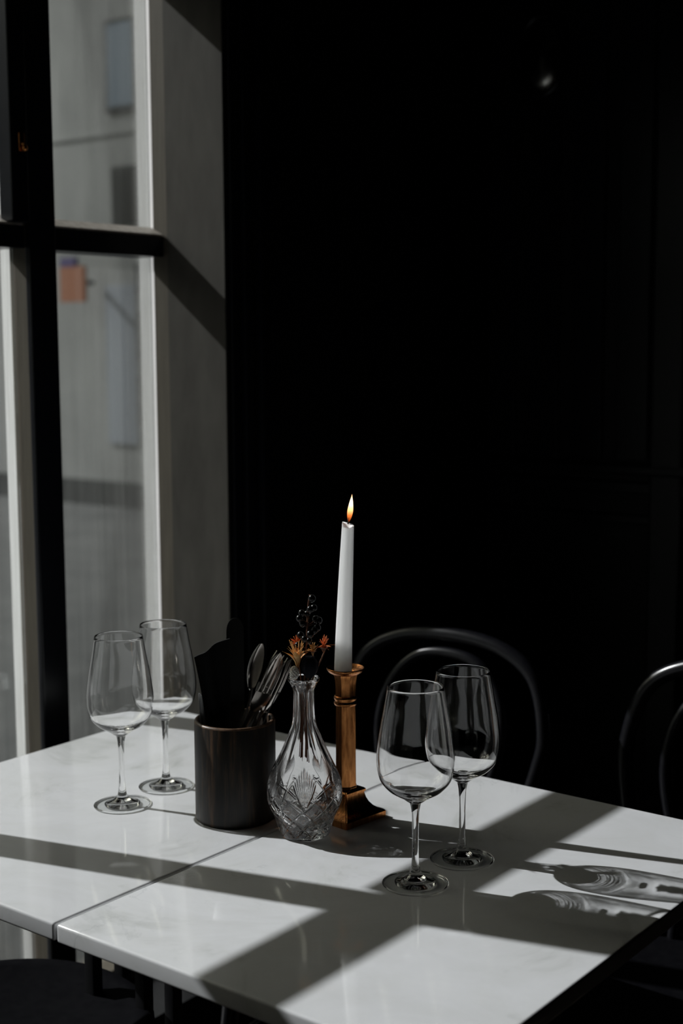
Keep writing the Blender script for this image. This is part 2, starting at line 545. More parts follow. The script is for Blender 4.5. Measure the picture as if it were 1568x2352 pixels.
# casement sash in the middle upper light
sash = obj('casement_sash', box(bmesh.new(), -1.832, -1.80, .969, 1.017, TT, ZH - .03, .003), M['black_gloss'], win, smooth=False)
bm = bmesh.new(); box(bm, -1.832, -1.80, 1.475, 1.5105, TT, ZH - .03, .003)
obj('casement_sash', bm, M['black_gloss'], win, smooth=False)
bm = bmesh.new()
box(bm, -1.80, -1.794, 1.488, 1.500, TZ + .925, TZ + .955, .002)
tube(bm, [(-1.795, 1.494, TZ + .938), (-1.789, 1.494, TZ + .934)], .003, 8)
sphere(bm, (-1.788, 1.494, TZ + .930), .005, 10, 8)
obj('latch', bm, M['brass'], win)
for y0, y1 in ((Y0 + .03, .912), (.968, 1.510), (1.566, Y1 - .003)):
    bm = bmesh.new(); box(bm, -1.850, -1.846, y0, y1, ZS + .035, TB); obj('pane', bm, M['pane_dirty'], win, smooth=False)
    bm = bmesh.new(); box(bm, -1.850, -1.846, y0, y1, TT, ZH - .03); obj('pane', bm, M['pane_clean'], win, smooth=False)

# ------------------------------------------------------------------ outside
bm = bmesh.new(); box(bm, -60, XO - .001, -60, 80, -.35, -.15)
struct('street', bm, M['asphalt'])
bld = thing('building', 'plain grey plastered building across the street, seen blurred through the window', 'building', (-9.5, 9, -.15))
L = Matrix.Translation((9.5, -9, .15))
WY = 9.0


def bpart(name, m, x0, x1, y0, y1, z0, z1, parent=bld, bev=0.0):
    return obj(name, box(bmesh.new(), x0, x1, y0, y1, z0, z1, bev, mat=L), m, parent, smooth=False)


bpart('side_wing', M['facade'], -13.9, -7.6, WY, 20, -.15, 6.4)
bpart('unseen_sky_blocker', M['facade'], -30, -24, -30, 20, -.15, 9.5)  # unseen block, added to cut the light of the low sky
bpart('cornice', M['facade'], -13.9, -7.6, WY - .012, WY, TZ + 2.50, TZ + 2.53)
f = bpart('window', M['facade_dark'], -9.62, -9.20, WY - .02, WY, TZ + 2.70, TZ + 3.50)
bpart('curtain', M['window_blue'], -9.58, -9.26, WY - .025, WY - .02, TZ + 2.74, TZ + 3.46, f)
bpart('dark_window', M['facade_dark'], -9.57, -9.10, WY - .02, WY, TZ + 1.68, TZ + 2.21)
for z0, z1 in ((1.07, 1.34), (.47, .90), (-.12, .33)):
    bpart('small_window', M['facade_dark'], -9.29, -8.9, WY - .02, WY, TZ + z0, TZ + z1)
bpart('pale_panel', M['facade_pale'], -9.68, -9.30, WY - .02, WY, TZ - .30, TZ + 1.15)
bpart('base_course', M['facade_dark'], -13.9, -7.6, WY - .03, WY, -.15, TZ - .66)
SX, SZ = -9.80, TZ + 1.18
sgn = thing('street_sign', 'blurred orange sign with a violet top on the building across the street', 'sign', (SX, WY - .30, SZ))
obj('sign_panel', box(bmesh.new(), -.16, .16, -.02, .02, -.18, .14), M['orange'], sgn, smooth=False)
obj('sign_cap', box(bmesh.new(), -.15, .05, -.022, .022, .14, .22), M['purple'], sgn, smooth=False)
obj('bracket', box(bmesh.new(), -.02, .02, .02, .245, -.02, .02), M['black_metal'], sgn, smooth=False)


# ------------------------------------------------------------------ tables
def make_table(name, label, x0, x1, cx):
    y0, y1 = 0.948, 1.664
    cy = (y0 + y1) / 2
    t = thing(name, label, 'table', (cx, cy, 0), 0, 'white topped cafe tables pushed together')
    T = Matrix.Translation((-cx, -cy, 0))
    obj('tabletop', box(bmesh.new(), x0, x1, y0, y1, TZ - .021, TZ, .0036, 4, mat=T), M['quartz'], t, angle=50)
    bm = bmesh.new()
    box(bm, cx - .09, cx + .09, cy - .15, cy + .15, TZ - .031, TZ - .021, .002, mat=T)
    obj('mounting_plate', bm, M['black_metal'], t, angle=30)
    for sx, sy in ((-1, -1), (1, -1), (-1, 1), (1, 1)):
        px_, py_ = cx + .051 * sx, cy + .028 * sy
        obj('leg', box(bmesh.new(), px_ - .009, px_ + .009, py_ - .009, py_ + .009, .03, TZ - .031, .0015, mat=T), M['black_metal'], t, angle=30)
    bm = bmesh.new()
    box(bm, cx - .2, cx + .2, cy - .035, cy + .035, .0, .03, .006, mat=T)
    box(bm, cx - .035, cx + .035, cy - .25, cy + .25, .0, .03, .006, mat=T)
    obj('base', bm, M['black_metal'], t, angle=30)
    return t


make_table('cafe_table', 'left white quartz-topped table, next to the window, under the wooden cutlery cup', -1.645, -1.1275, -1.386)
make_table('cafe_table', 'right white quartz-topped table, under the decanter, brass candlestick and two near wine glasses', -1.1235, -0.612, -0.868)


# ------------------------------------------------------------------ wine glasses
GLASS = []


def make_wine_glass(label, x, y):
    t = thing('wine_glass', label, 'wine glass', (x, y, TZ), 0, 'stemmed wine glasses on the table')
    outer = curve_pts([(.0066, .0970), (.0100, .0990), (.0160, .1032), (.0243, .1080), (.0318, .1132), (.0398, .1226), (.0432, .1330), (.0448, .1465), (.0440, .160), (.0412, .181), (.0365, .207), (.0322, .2332)], 7)
    inner = curve_pts([(0.0, .1060), (.006, .1063), (.014, .1083), (.0227, .1113), (.0299, .1151), (.0381, .1232), (.0418, .1333), (.0434, .1467), (.0427, .160), (.0400, .181), (.0354, .207), (.0311, .2328)], 7)
    outer = [(p.x, p.y) for p in outer]; inner = [(max(p.x, 0), p.y) for p in inner]
    ko, ki = 21, 21                     # the blown wall starts where the thick base ends
    bm = bmesh.new()
    lathe(bm, outer[ko:] + [(.0320, .2336), (.0314, .2335)] + inner[:ki - 1:-1], 96)
    fix_normals(bm)
    b = obj('bowl', bm, M['thick_glass'], t, angle=0)
    stem = [(p.x, p.y) for p in curve_pts([(.0068, .0140), (.0056, .0175), (.0044, .027), (.0038, .040), (.0037, .062), (.0042, .080), (.0050, .0900), (.0066, .0970)], 6)]
    foot_top = [(p.x, p.y) for p in curve_pts([(.0240, .0032), (.0180, .0048), (.0130, .0075), (.0092, .0110), (.0068, .0140)], 5)]
    bm = bmesh.new()
    lathe(bm, [(0, .0012), (.0235, .0008)] + foot_top[:-1] + stem[:-1] + outer[:ko + 1], 64)
    fix_normals(bm)
    bm2 = bmesh.new(); lathe(bm2, inner[ki::-1], 64); bmesh.ops.recalc_face_normals(bm2, faces=bm2.faces)
    bm2.faces.ensure_lookup_table()
    if bm2.faces[0].normal.z < 0: bmesh.ops.reverse_faces(bm2, faces=bm2.faces)
    tmp = bpy.data.meshes.new('tmp'); bm2.to_mesh(tmp); bm2.free(); bm.from_mesh(tmp); bpy.data.meshes.remove(tmp)
    KEEP[id(bm)] = True
    s = obj('stem', bm, M['thick_glass'], t, angle=0)
    bm = bmesh.new()
    lathe(bm, [(.0362, .0003), (.0372, .0002), (.0380, .0004), (.0385, .0010), (.0386, .0015), (.0382, .0022), (.0372, .0026), (.0362, .0026), (.0300, .0028), (.0240, .0032)], 96)
    fix_normals(bm)
    rs = [(.0240, .0008), (.0300, .0005), (.0362, .0003)]
    lathe(bm, rs, 96)
    bmesh.ops.remove_doubles(bm, verts=bm.verts, dist=1e-6)
    fix_normals(bm)
    f = obj('foot', bm, M['thin_glass'], t, angle=0)
    f.data.materials.append(M['thick_glass'])
    for p in f.data.polygons:
        if p.center.xy.length > .0362: p.material_index = 1
    GLASS.extend([b, s, f])
    return t


def fix_normals(bm, keep=1):
    bmesh.ops.recalc_face_normals(bm, faces=bm.faces)
    KEEP[id(bm)] = True
    # make sure that the widest faces point outwards
    bm.faces.ensure_lookup_table()
    best = max(bm.faces, key=lambda f: f.calc_center_median().xy.length)
    c = best.calc_center_median()
    if best.normal.xy.dot(c.xy) < 0:
        bmesh.ops.reverse_faces(bm, faces=bm.faces)


g = make_wine_glass('nearest wine glass, standing in front of the others on the right half of the table', -.8794, 1.2737)
spots = [(-.8777, 1.3700, 'right-hand wine glass standing just behind the nearest glass, before the bentwood chair'),
         (-1.3534, 1.2635, 'leftmost wine glass, on the window side of the dark wooden cup'),
         (-1.3625, 1.3560, 'farthest wine glass, behind the leftmost one and against the white window strip')]
for x, y, lab in spots:
    c = g.copy(); col.objects.link(c); c.location = (x, y, TZ); c['label'] = lab
    c.rotation_euler.z = random.uniform(0, 6)
    for ch in list(g.children):
        d = ch.copy(); col.objects.link(d); d.parent = c
        GLASS.append(d)


# ------------------------------------------------------------------ crystal decanter
DX, DY = -1.0847, 1.3242
PROF = [(.0285, .000), (.0325, .0036), (.0348, .0124), (.0380, .0233), (.0430, .0343), (.0468, .0452), (.0478, .0561), (.0469, .067), (.0440, .0778), (.0395, .0887), (.0347, .0995), (.0296, .1103), (.0226, .1265), (.0170, .1405), (.0144, .1535), (.0134, .1749), (.0136, .1878), (.0168, .1955), (.0196, .2000), (.0200, .2025)]
FINE = curve_pts([Vector((a, b, 0)) for a, b in PROF], 14)


def groove(d, w):
    d = abs(d)
    return 0.0 if d >= w else (1 - d / w)


PHI0 = math.atan2(-DY, -DX)          # side turned to the camera


def cut(r, z, t):
    """depth removed by the cutting wheel"""
    a = (t - PHI0 + PI) % (2 * PI) - PI
    depth = 0.0
    if z > .088:                      # long flutes up the neck
        k = 10
        s = abs(math.cos(t * k / 2))
        amt = min(1, (z - .088) / .018) * min(1, max(0, (.193 - z) / .006))
        depth += amt * (1 - s) ** 1.0 * .0016 * (-1) + amt * .0016
    if .004 < z < .060:               # crossing diagonal cuts round the belly
        fade = min(1, (z - .004) / .004) * min(1, (.060 - z) / .004)
        for sgn in (1, -1):
            u = (t * .042 + sgn * (z - .03) * 1.05) / (2 * PI * .042 / 10)
            d = (u - round(u)) * (2 * PI * .042 / 10)
            depth = max(depth, fade * groove(d, .0030) * .0019)
        # fine hatching inside every other lozenge
        u1 = (t * .042 + (z - .03) * 1.05) / (2 * PI * .042 / 10)
        u2 = (t * .042 - (z - .03) * 1.05) / (2 * PI * .042 / 10)
        if (math.floor(u1 + .5) + math.floor(u2 + .5)) % 2 == 0 and z < .040:
            for u in (u1, u2):
                q = u * 5
                d = (q - round(q)) * (2 * PI * .042 / 50)
                depth = max(depth, fade * groove(d, .0012) * .0006)
    k = 5                              # five fans of fine leaf cuts on the shoulder
    aa = (a + PI / k) % (2 * PI / k) - PI / k
    px_, pz_ = aa * .047, z - .042
    rad = math.hypot(px_, pz_)
    if .002 < rad < .060 and pz_ > 0:
        th = math.atan2(px_, pz_)
        if abs(th) < .40:
            lim = .058 - abs(th) * .045
            u = th / .078
            d = (u - round(u)) * .078 * rad
            if rad < lim:
                depth = max(depth, groove(d, .0017) * .0016 * min(1, (lim - rad) / .006))
    # star in the lozenges between the fans
    ab = a % (2 * PI / k) - PI / k
    px_, pz_ = ab * .046, z - .043
    rad = math.hypot(px_, pz_)
    if rad < .0085:
        th = math.atan2(px_, pz_)
        u = th / (PI / 4)
        d = (u - round(u)) * (PI / 4) * rad
        depth = max(depth, groove(d, .0010) * .0010)
    return depth


bm = bmesh.new()
SEG = 420
zs = []
prof_out = [(p.x, p.y) for p in FINE]
dense = []
for (r0, z0), (r1, z1) in zip(prof_out[:-1], prof_out[1:]):
    n = max(1, int(round(abs(z1 - z0) / .0007))) if z0 < .105 else 1
    for i in range(n):
        dense.append((r0 + (r1 - r0) * i / n, z0 + (z1 - z0) * i / n))
dense.append(prof_out[-1])
cutset = set()
prof = [(0, .0035), (.012, .003), (.022, .0012), (.0262, .0002)]
prof += dense
prof += [(.0196, .2038), (.0186, .2040), (.0176, .2030)]
inner = curve_pts([Vector((a, b, 0)) for a, b in [(.0170, .2015), (.0150, .1980), (.0108, .190), (.0098, .1749), (.0102, .1535), (.0128, .1405), (.0184, .1265), (.0252, .1103), (.0302, .0995), (.0350, .0887), (.0392, .0778), (.0418, .067), (.0425, .0561), (.0412, .0452), (.0372, .0343), (.0315, .0233), (.0250, .0165), (.012, .0140), (0, .0135)]], 4)
prof += [(max(0, p.x), p.y) for p in inner]
NB, ND = 4, len(dense)
cnt = {'i': -1}
rows = []


def build_lathe_cut(bm, prof, seg):
    rings = []
    for idx, (r, z) in enumerate(prof):
        if r <= 1e-7:
            rings.append([bm.verts.new((0, 0, z))]); continue
        is_out = NB <= idx < NB + ND
        ring = []
        for i in range(seg):
            t = 2 * PI * i / seg
            rr = r - cut(r, z, t) if is_out else r
            ring.append(bm.verts.new((rr * math.cos(t), rr * math.sin(t), z)))
        rings.append(ring)
    for a, b in zip(rings[:-1], rings[1:]):
        for i in range(seg):
            j = (i + 1) % seg
            if len(a) == 1: bm.faces.new((a[0], b[j], b[i]))
            elif len(b) == 1: bm.faces.new((a[i], a[j], b[0]))
            else: bm.faces.new((a[i], a[j], b[j], b[i]))


build_lathe_cut(bm, prof, SEG)
fix_normals(bm)
decanter = obj('decanter', bm, M['crystal'], angle=0, loc=(DX, DY, TZ + .0002))
tag(decanter, 'small cut-crystal decanter used as a vase, beside the brass candlestick', 'decanter')


# ------------------------------------------------------------------ dried flowers in the decanter
RX, RY = math.cos(A), math.sin(A)


def at(dr, z, df=0.0):
    """point near the decanter axis: dr to the right as seen from the camera, z above the table, df further back"""
    return Vector((DX + RX * dr - RY * df, DY + RY * dr + RX * df, TZ + z))


def stemmed(name, label, cat, path, rad=.0011):
    t = thing(name, label, cat, path[0])
    T = Vector(path[0])
    bm = bmesh.new()
    tube(bm, curve_pts([Vector(p) - T for p in path], 6), rad, 8)
    obj('stem', bm, M['stalk'], t)
    return t, T


def petal(bm, base, tip, width, bulge, side):
    """pointed cupped petal as a thin solid"""
    base, tip = Vector(base), Vector(tip)
    ax = tip - base
    s = ax.cross(side).normalized()
    n = s.cross(ax).normalized()
    rows_ = []
    N = 9
    for i in range(N + 1):
        u = i / N
        w = width * (math.sin(PI * min(1, u * 1.12 + .06)) ** .8 if u < .84 else math.sin(PI * min(1, .84 * 1.12 + .06)) ** .8 * (1 - u) / .16 + .0001)
        c = base + ax * u + n * bulge * math.sin(PI * u)
        rows_.append([bm.verts.new(c + s * w * k / 2 - n * (w * .25 * (k * k)) + n * o) for o in (0, .0003) for k in (-1, 0, 1)])
    for a, b in zip(rows_[:-1], rows_[1:]):
        for k in (0, 1):
            bm.faces.new((a[k], a[k + 1], b[k + 1], b[k]))
            bm.faces.new((a[k + 3], b[k + 3], b[k + 4], a[k + 4]))
        bm.faces.new((a[0], b[0], b[3], a[3])); bm.faces.new((a[2], a[5], b[5], b[2]))


# star flower
t, T = stemmed('dried_star_flower', 'dried orange star-shaped flower with pointed petals, left of the dark pod in the decanter', 'dried flower',
               [at(.004, .088, .012), at(.001, .13, .004), at(-.003, .17, 0), at(-.0085, .200, 0), at(-.0075, .217, 0)], .0010)
cc = at(-.0075, .216, 0) - T
bm = bmesh.new()
for k in range(9):
    th = 2 * PI * k / 9 + .3
    out = Vector((math.cos(th), math.sin(th), 0))
    tip = cc + out * random.uniform(.0150, .0200) + Vector((0, 0, random.uniform(.020, .032)))
    petal(bm, cc, tip, .0078, -.0035, out)
obj('petal_star', bm, M['straw'], t, angle=40)
bm = bmesh.new()
for k in range(9):
    th = 2 * PI * k / 9 + .8
    out = Vector((math.cos(th), math.sin(th), 0))
    tube(bm, curve_pts([cc + Vector((0, 0, .004)), cc + out * .004 + Vector((0, 0, .018)), cc + out * random.uniform(.006, .013) + Vector((0, 0, random.uniform(.030, .038)))], 5), .0006, 6)
obj('stamen', bm, M['straw'], t)
# small red tufted flowers behind
for dr, z, df, r, lab in ((-.0085, .2455, .012, .0075, 'small rust-red dried flower tuft behind the orange star flower'),
                          (.0255, .2440, .006, .0105, 'rust-red dried flower tuft nearest the candle, above the decanter rim'),
                          (.0120, .2400, -.004, .0075, 'small orange dried blossom between the star flower and the red tuft')):
    t, T = stemmed('dried_flower_tuft', lab, 'dried flower', [at(-.002 + dr * .1, .10, df * .3), at(dr * .1, .15, df * .2), at(dr * .3, .19, df * .4), at(dr, z - r, df)], .0009)
    c0 = at(dr, z, df) - T
    bm = bmesh.new()
    for k in range(26):
        th, ph = random.uniform(0, 2 * PI), random.uniform(.0, 1.9)
        d_ = Vector((math.cos(th) * math.sin(ph), math.sin(th) * math.sin(ph), math.cos(ph)))
        tube(bm, [c0 - Vector((0, 0, r)), c0 + d_ * r * .35, c0 + d_ * r * random.uniform(.8, 1.35)], lambda u: .00075 - .0003 * u, 5)
    obj('filaments', bm, M['straw'] if dr == .0120 else M['rust'], t)
    bm = bmesh.new()
    for k in range(5):
        th = 2 * PI * k / 5
        out = Vector((math.cos(th), math.sin(th), 0))
        petal(bm, c0 - Vector((0, 0, r)), c0 + out * r * .9 + Vector((0, 0, -.1 * r)), r * .55, -.0015, out)
    obj('calyx', bm, M['stalk'], t)
# berry sprig
t, T = stemmed('berry_sprig', 'sprig of glossy black berries rising highest from the decanter', 'dried flower',
               [at(.002, .095, -.004), at(.0, .15, 0), at(.001, .20, .006), at(.004, .25, .008), at(.006, .29, .008), at(.0085, .3075, .008)], .0010)
for bx, by in ((716, 1366), (712, 1388), (720, 1385), (693, 1397), (688, 1408), (724, 1412), (730, 1415), (721, 1433), (690, 1447), (699, 1450), (709, 1456), (684, 1464), (727, 1430), (705, 1400), (695, 1420), (712, 1440)):
    dr, z = (bx - 700) / 1765, .2510 + (1458 - by) / 1710
    df = random.uniform(-.006, .012)
    bm = bmesh.new()
    c = at(dr + .002, z - .002, df) - T
    sphere(bm, c, random.uniform(.0036, .0048), 14, 10, (1, 1, 1.1))
    br = obj('berry', bm, M['berry'], t, angle=0)
    axis = at(.0005 + max(0, z - .2) * .08, z - .008, .007) - T
    bm = bmesh.new(); tube(bm, [axis, (axis + c) / 2 + Vector((0, 0, -.001)), c], .0005, 5)
    obj('berry_stalk', bm, M['stalk'], br)
# pale knobbly bud
t, T = stemmed('dried_bud', 'pale knobbly dried bud leaning on the left of the decanter rim', 'dried flower', [at(-.001, .12, .0), at(-.006, .18, -.002), at(-.0110, .205, -.004)], .0010)
bm = bmesh.new()
c0 = at(-.0115, .2105, -.004) - T
for k in range(70):
    z_ = 1 - 2 * (k + .5) / 70; th = k * 2.39996
    rr = math.sqrt(1 - z_ * z_)
    sphere(bm, c0 + Vector((rr * math.cos(th) * .0052, rr * math.sin(th) * .0052, z_ * .0078)), .00135, 7, 5)
sphere(bm, c0, .0052, 12, 8, (1, 1, 1.5))
obj('bud', bm, M['bud'], t)
# dark pod
t, T = stemmed('dried_pod', 'large dark blue-black dried pod filling the mouth of the decanter', 'dried flower', [at(.003, .11, .002), at(.003, .16, .001), at(.006, .200, .0)], .0014)
bm = bmesh.new()
c0 = at(.0075, .2160, 0) - T
lathe(bm, [(0, -.013), (.004, -.0125), (.0085, -.007), (.0108, 0), (.0098, .008), (.0062, .013), (.0066, .0148), (0, .0148)], 36, lambda r, z, t_: r * (1 + .05 * math.cos(9 * t_)))
for v in bm.verts: v.co += c0
obj('pod', bm, M['thistle'], t)


# ------------------------------------------------------------------ candlestick and candle
CX, CY = -1.083, 1.408
ROT = R(-7)
cs = thing('candlestick', 'brass column candlestick with a square stepped foot, behind the crystal decanter', 'candlestick', (CX, CY, TZ), ROT)


def sq_loft(bm, prof, rot=PI / 4, n=4, rnd=0.0):
    rings = []
    for r, z in prof:
        rings.append([bm.verts.new((r * math.cos(rot + 2 * PI * k / n), r * math.sin(rot + 2 * PI * k / n), z)) for k in range(n)])
    for a, b in zip(rings[:-1], rings[1:]):
        for k in range(n):
            bm.faces.new((a[k], a[(k + 1) % n], b[(k + 1) % n], b[k]))
    bm.faces.new(rings[0][::-1]); bm.faces.new(rings[-1])


S2 = math.sqrt(2)
bm = bmesh.new()
sq_loft(bm, [(a * S2, z) for a, z in ((.0375, 0), (.0375, .0085), (.0360, .0100), (.0345, .0108), (.0300, .0125), (.0255, .0160), (.0218, .0210), (.0192, .0270), (.0178, .0325), (.0176, .0345), (.0190, .0355), (.0190, .0385), (.0172, .0400), (.0160, .0402))])
bmesh.ops.bevel(bm, geom=[e for e in bm.edges if abs(e.verts[0].co.z - e.verts[1].co.z) > 1e-4], offset=.0012, segments=2, affect='EDGES')
obj('base', bm, M['brass'], cs, angle=28)
bm = bmesh.new()
sq_loft(bm, [(.0150, .0400), (.0152, .0425), (.0143, .0440), (.0136, .1500), (.0138, .1525)], PI / 8, 8)
obj('column', bm, M['brass'], cs, angle=20)
bm = bmesh.new()
lathe(bm, [(0, .1515), (.0140, .1515), (.0150, .1530), (.0152, .1550), (.0142, .1562), (.0138, .1580), (.0150, .1595), (.0153, .1615), (.0146, .1632), (.0138, .1640), (0, .1640)], 48)
obj('collar', bm, M['brass'], cs, angle=60)
bm = bmesh.new()
sq_loft(bm, [(.0142, .1635), (.0140, .1665), (.0142, .178), (.0152, .1875), (.0165, .1920), (.0170, .1935)], PI / 8, 8)
obj('socket', bm, M['brass'], cs, angle=20)
bm = bmesh.new()
lathe(bm, [(0, .1925), (.0165, .1925), (.0215, .1950), (.0242, .1985), (.0247, .2000), (.0241, .2008), (.0232, .1998), (.0190, .1965), (.0132, .1955), (.0126, .1940), (0, .1940)], 64)
obj('drip_pan', bm, M['brass'], cs, angle=60)

ca = thing('candle', 'tall lit white taper candle standing in the brass candlestick', 'candle', (CX - .0030 * RX, CY - .0030 * RY, TZ + .1945))
bm = bmesh.new()
H_ = .195
prof = [(0, 0), (.0113, 0), (.0114, .004), (.0106, .05), (.0096, .10), (.0086, .15), (.0076, H_ - .004), (.0072, H_), (.0064, H_ - .001), (.004, H_ - .005), (0, H_ - .006)]
dn = []
for (a, b), (c, d) in zip(prof[:-1], prof[1:]):
    for i in range(4): dn.append((a + (c - a) * i / 4, b + (d - b) * i / 4))
dn.append(prof[-1])
lathe(bm, dn, 48, lambda r, z, t_: r * (1 - .025 * math.cos(6 * t_)))
for v in bm.verts:
    k = v.co.z / H_
    v.co.x += RX * .0072 * k ** 1.3; v.co.y += RY * .0072 * k ** 1.3
    if v.co.z > H_ - .0035:
        v.co.z += .0020 * (-(v.co.x * RX + v.co.y * RY) + .0072) / .007
obj('wax', bm, M['wax'], ca, angle=50)
wx, wy = RX * .0072, RY * .0072
bm = bmesh.new()
tube(bm, curve_pts([(wx, wy, H_ - .006), (wx, wy, H_ + .003), (wx + RX * .0005, wy + RY * .0005, H_ + .0075)], 5), .0009, 8)
obj('wick', bm, M['wick'], ca)
bm = bmesh.new()
fl = curve_pts([Vector(p) for p in ((0.0002, 0, 0), (.0022, .005, 0), (.0034, .011, 0), (.0036, .016, 0), (.0026, .024, 0), (.0012, .031, 0), (0.0001, .0365, 0))], 5)
lathe(bm, [(0, -.0002)] + [(p.x, p.y) for p in fl] + [(0, .0368)], 24)
for v in bm.verts:
    k = max(0.0, v.co.z / .0365)
    off = .0005 + .0048 * k ** .8
    v.co.x += wx + RX * off; v.co.y += wy + RY * off; v.co.z += H_ + .0012
obj('flame', bm, M['flame'], ca, angle=0)

# ------------------------------------------------------------------ cup with cutlery
HX, HY = -1.200, 1.322
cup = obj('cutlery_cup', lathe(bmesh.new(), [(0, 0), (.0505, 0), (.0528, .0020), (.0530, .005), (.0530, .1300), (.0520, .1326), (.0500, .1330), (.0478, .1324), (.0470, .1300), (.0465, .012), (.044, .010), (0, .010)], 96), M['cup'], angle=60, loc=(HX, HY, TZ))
M['rim'] = noisy('painted_sunlit_wood_rim', (.07, .042, .026), (.20, .12, .075), .4, (60, 60, 60), 2, spec=.4)  # lighter brown paints the sunlit edge of the rim into its colour
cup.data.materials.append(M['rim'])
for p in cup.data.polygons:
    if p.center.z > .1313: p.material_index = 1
tag(cup, 'round dark-stained wooden cup holding the cutlery and black napkin', 'cutlery holder')


def cpt(dr, z, df=0.0):
    return Vector((HX + RX * dr - RY * df, HY + RY * dr + RX * df, TZ + z))


def frame_of(base, tip, face):
    """matrix: local z along base->tip, local y = face direction"""
    z = (tip - base).normalized()
    y = (face - z * face.dot(z)).normalized()
    x = y.cross(z)
    m = Matrix((x, y, z)).transposed().to_4x4()
    m.translation = base
    return m


def ribbon(bm, rows_, thick):
    """rows: list of (z, half width, y offset, curl); solid curved strip"""
    K = 4
    rr = []
    for z, w, y, c in rows_:
        top = [bm.verts.new((w * (k / K), y + c * (1 - (k / K) ** 2) * -1 + thick / 2, z)) for k in range(-K, K + 1)]
        bot = [bm.verts.new((w * (k / K), y + c * (1 - (k / K) ** 2) * -1 - thick / 2, z)) for k in range(-K, K + 1)]
        rr.append((top, bot))
    n = 2 * K + 1
    for (a, a2), (b, b2) in zip(rr[:-1], rr[1:]):
        for k in range(n - 1):
            bm.faces.new((a[k], a[k + 1], b[k + 1], b[k]))
            bm.faces.new((a2[k], b2[k], b2[k + 1], a2[k + 1]))
        bm.faces.new((a[0], b[0], b2[0], a2[0])); bm.faces.new((a[-1], a2[-1], b2[-1], b[-1]))
    for (a, a2), flip in ((rr[0], 0), (rr[-1], 1)):
        for k in range(n - 1):
            f = (a[k], a2[k], a2[k + 1], a[k + 1])
            bm.faces.new(f if flip else f[::-1])


def place(o, m):
    o.matrix_world = m
    return o


def make_fork(label, base, tip, face, length):
    t = thing('fork', label, 'fork', group='forks in the cutlery cup')
    t.matrix_world = frame_of(base, tip, face)
    s = length - .075
    bm = bmesh.new()
    ribbon(bm, [(0, .0085, 0, 0), (.03, .0075, 0, .0004), (s * .6, .004, 0, .0006), (s * .9, .0028, 0, 0), (s, .004, -.001, 0)], .0022)
    obj('handle', bm, M['steel'], t)
    bm = bmesh.new()
    ribbon(bm, [(s, .004, -.001, 0), (s + .006, .008, -.0025, .0005), (s + .014, .0118, -.0045, .0012), (s + .024, .0128, -.0055, .0014), (s + .030, .0128, -.0055, .0014)], .0016)
    obj('head', bm, M['steel'], t)
    for k in range(4):
        x = (-1.5 + k) * .0070
        bm = bmesh.new()
        tube(bm, curve_pts([(x, -.0055, s + .029), (x, -.0056, s + .045), (x, -.0042, s + .062), (x * .97, -.0015, s + .077)], 5), lambda u: .0014 - .0008 * u, 8)
        obj('tine', bm, M['steel'], t)
    return t


def make_spoon(label, base, tip, face, length):
    t = thing('spoon', label, 'spoon', group='spoons in the cutlery cup')
    t.matrix_world = frame_of(base, tip, face)
    s = length - .066
    bm = bmesh.new()
    ribbon(bm, [(0, .0085, 0, 0), (.03, .0075, 0, .0004), (s * .6, .004, 0, .0006), (s * .9, .0028, 0, 0), (s + .003, .0038, -.0012, 0)], .0022)
    obj('handle', bm, M['steel'], t)
    bm = bmesh.new()
    rows_ = []
    for i in range(13):
        u = i / 12
        w = .0205 * math.sin(PI * (u * .93 + .045)) ** .62 if 0 < u < 1 else .0035
        rows_.append((s + .064 * u, max(w, .0035), -.0012, .0095 * math.sin(PI * min(1, u * .95 + .02)) ** .8))
    ribbon(bm, rows_, .0014)
    obj('bowl', bm, M['steel'], t)
    return t


def make_knife(label, base, tip, face, length, wide=.0105):
    t = thing('table_knife', label, 'knife', group='knives in the cutlery cup')
    t.matrix_world = frame_of(base, tip, face)
    s = length * .45
    bm = bmesh.new()
    ribbon(bm, [(0, .0065, 0, 0), (.01, .0085, 0, .0), (s * .6, .0075, 0, 0), (s * .95, .0060, 0, 0), (s, .006, 0, 0)], .006)
    obj('handle', bm, M['handle'], t)
    bm = bmesh.new()
    rows_ = []
    Lb = length - s
    for u in [0, .2, .4, .6, .75, .86, .90, .93, .955, .975, .988, .996, 1.0]:
        w = wide * (1 if u < .86 else math.sqrt(max(0, 1 - ((u - .86) / .14) ** 2.4)))
        rows_.append((s + Lb * u, max(w, .0008), 0, 0))
    ribbon(bm, rows_, .0013)
    obj('blade', bm, M['handle'], t)
    return t


camdir = Vector((RY, -RX, 0))        # from the cup towards the camera, level
rtv = Vector((RX, RY, 0))
make_knife('tall dark table knife standing upright, highest piece in the wooden cup', cpt(.000, .012, .012), cpt(.0005, .262, .022), camdir + rtv * .1, .250, .0115)
make_fork('nearest fork in the wooden cup, leaning right with its broad back to the camera', cpt(-.040, .014, -.008), cpt(.057, .214, -.016), camdir * -1 - rtv * .75 - Vector((0, 0, .1)), .222)
make_fork('middle fork leaning right, its tines crossing behind the nearest fork', cpt(-.030, .014, .004), cpt(.0635, .216, .003), camdir * -1 + rtv * .9, .222)
make_fork('rightmost fork seen almost edge-on, leaning furthest towards the decanter', cpt(-.024, .014, .018), cpt(.070, .206, .014), rtv * -1 + camdir * -.25, .214)
make_spoon('spoon behind the forks, its rounded bowl upright', cpt(-.012, .014, .026), cpt(.036, .228, .026), camdir * .35 + rtv * 1.0, .219)
make_spoon('second spoon, right of the upright one and half hidden by fork tines', cpt(-.006, .014, .030), cpt(.060, .213, .030), camdir * .5 + rtv * 1.0, .2095)
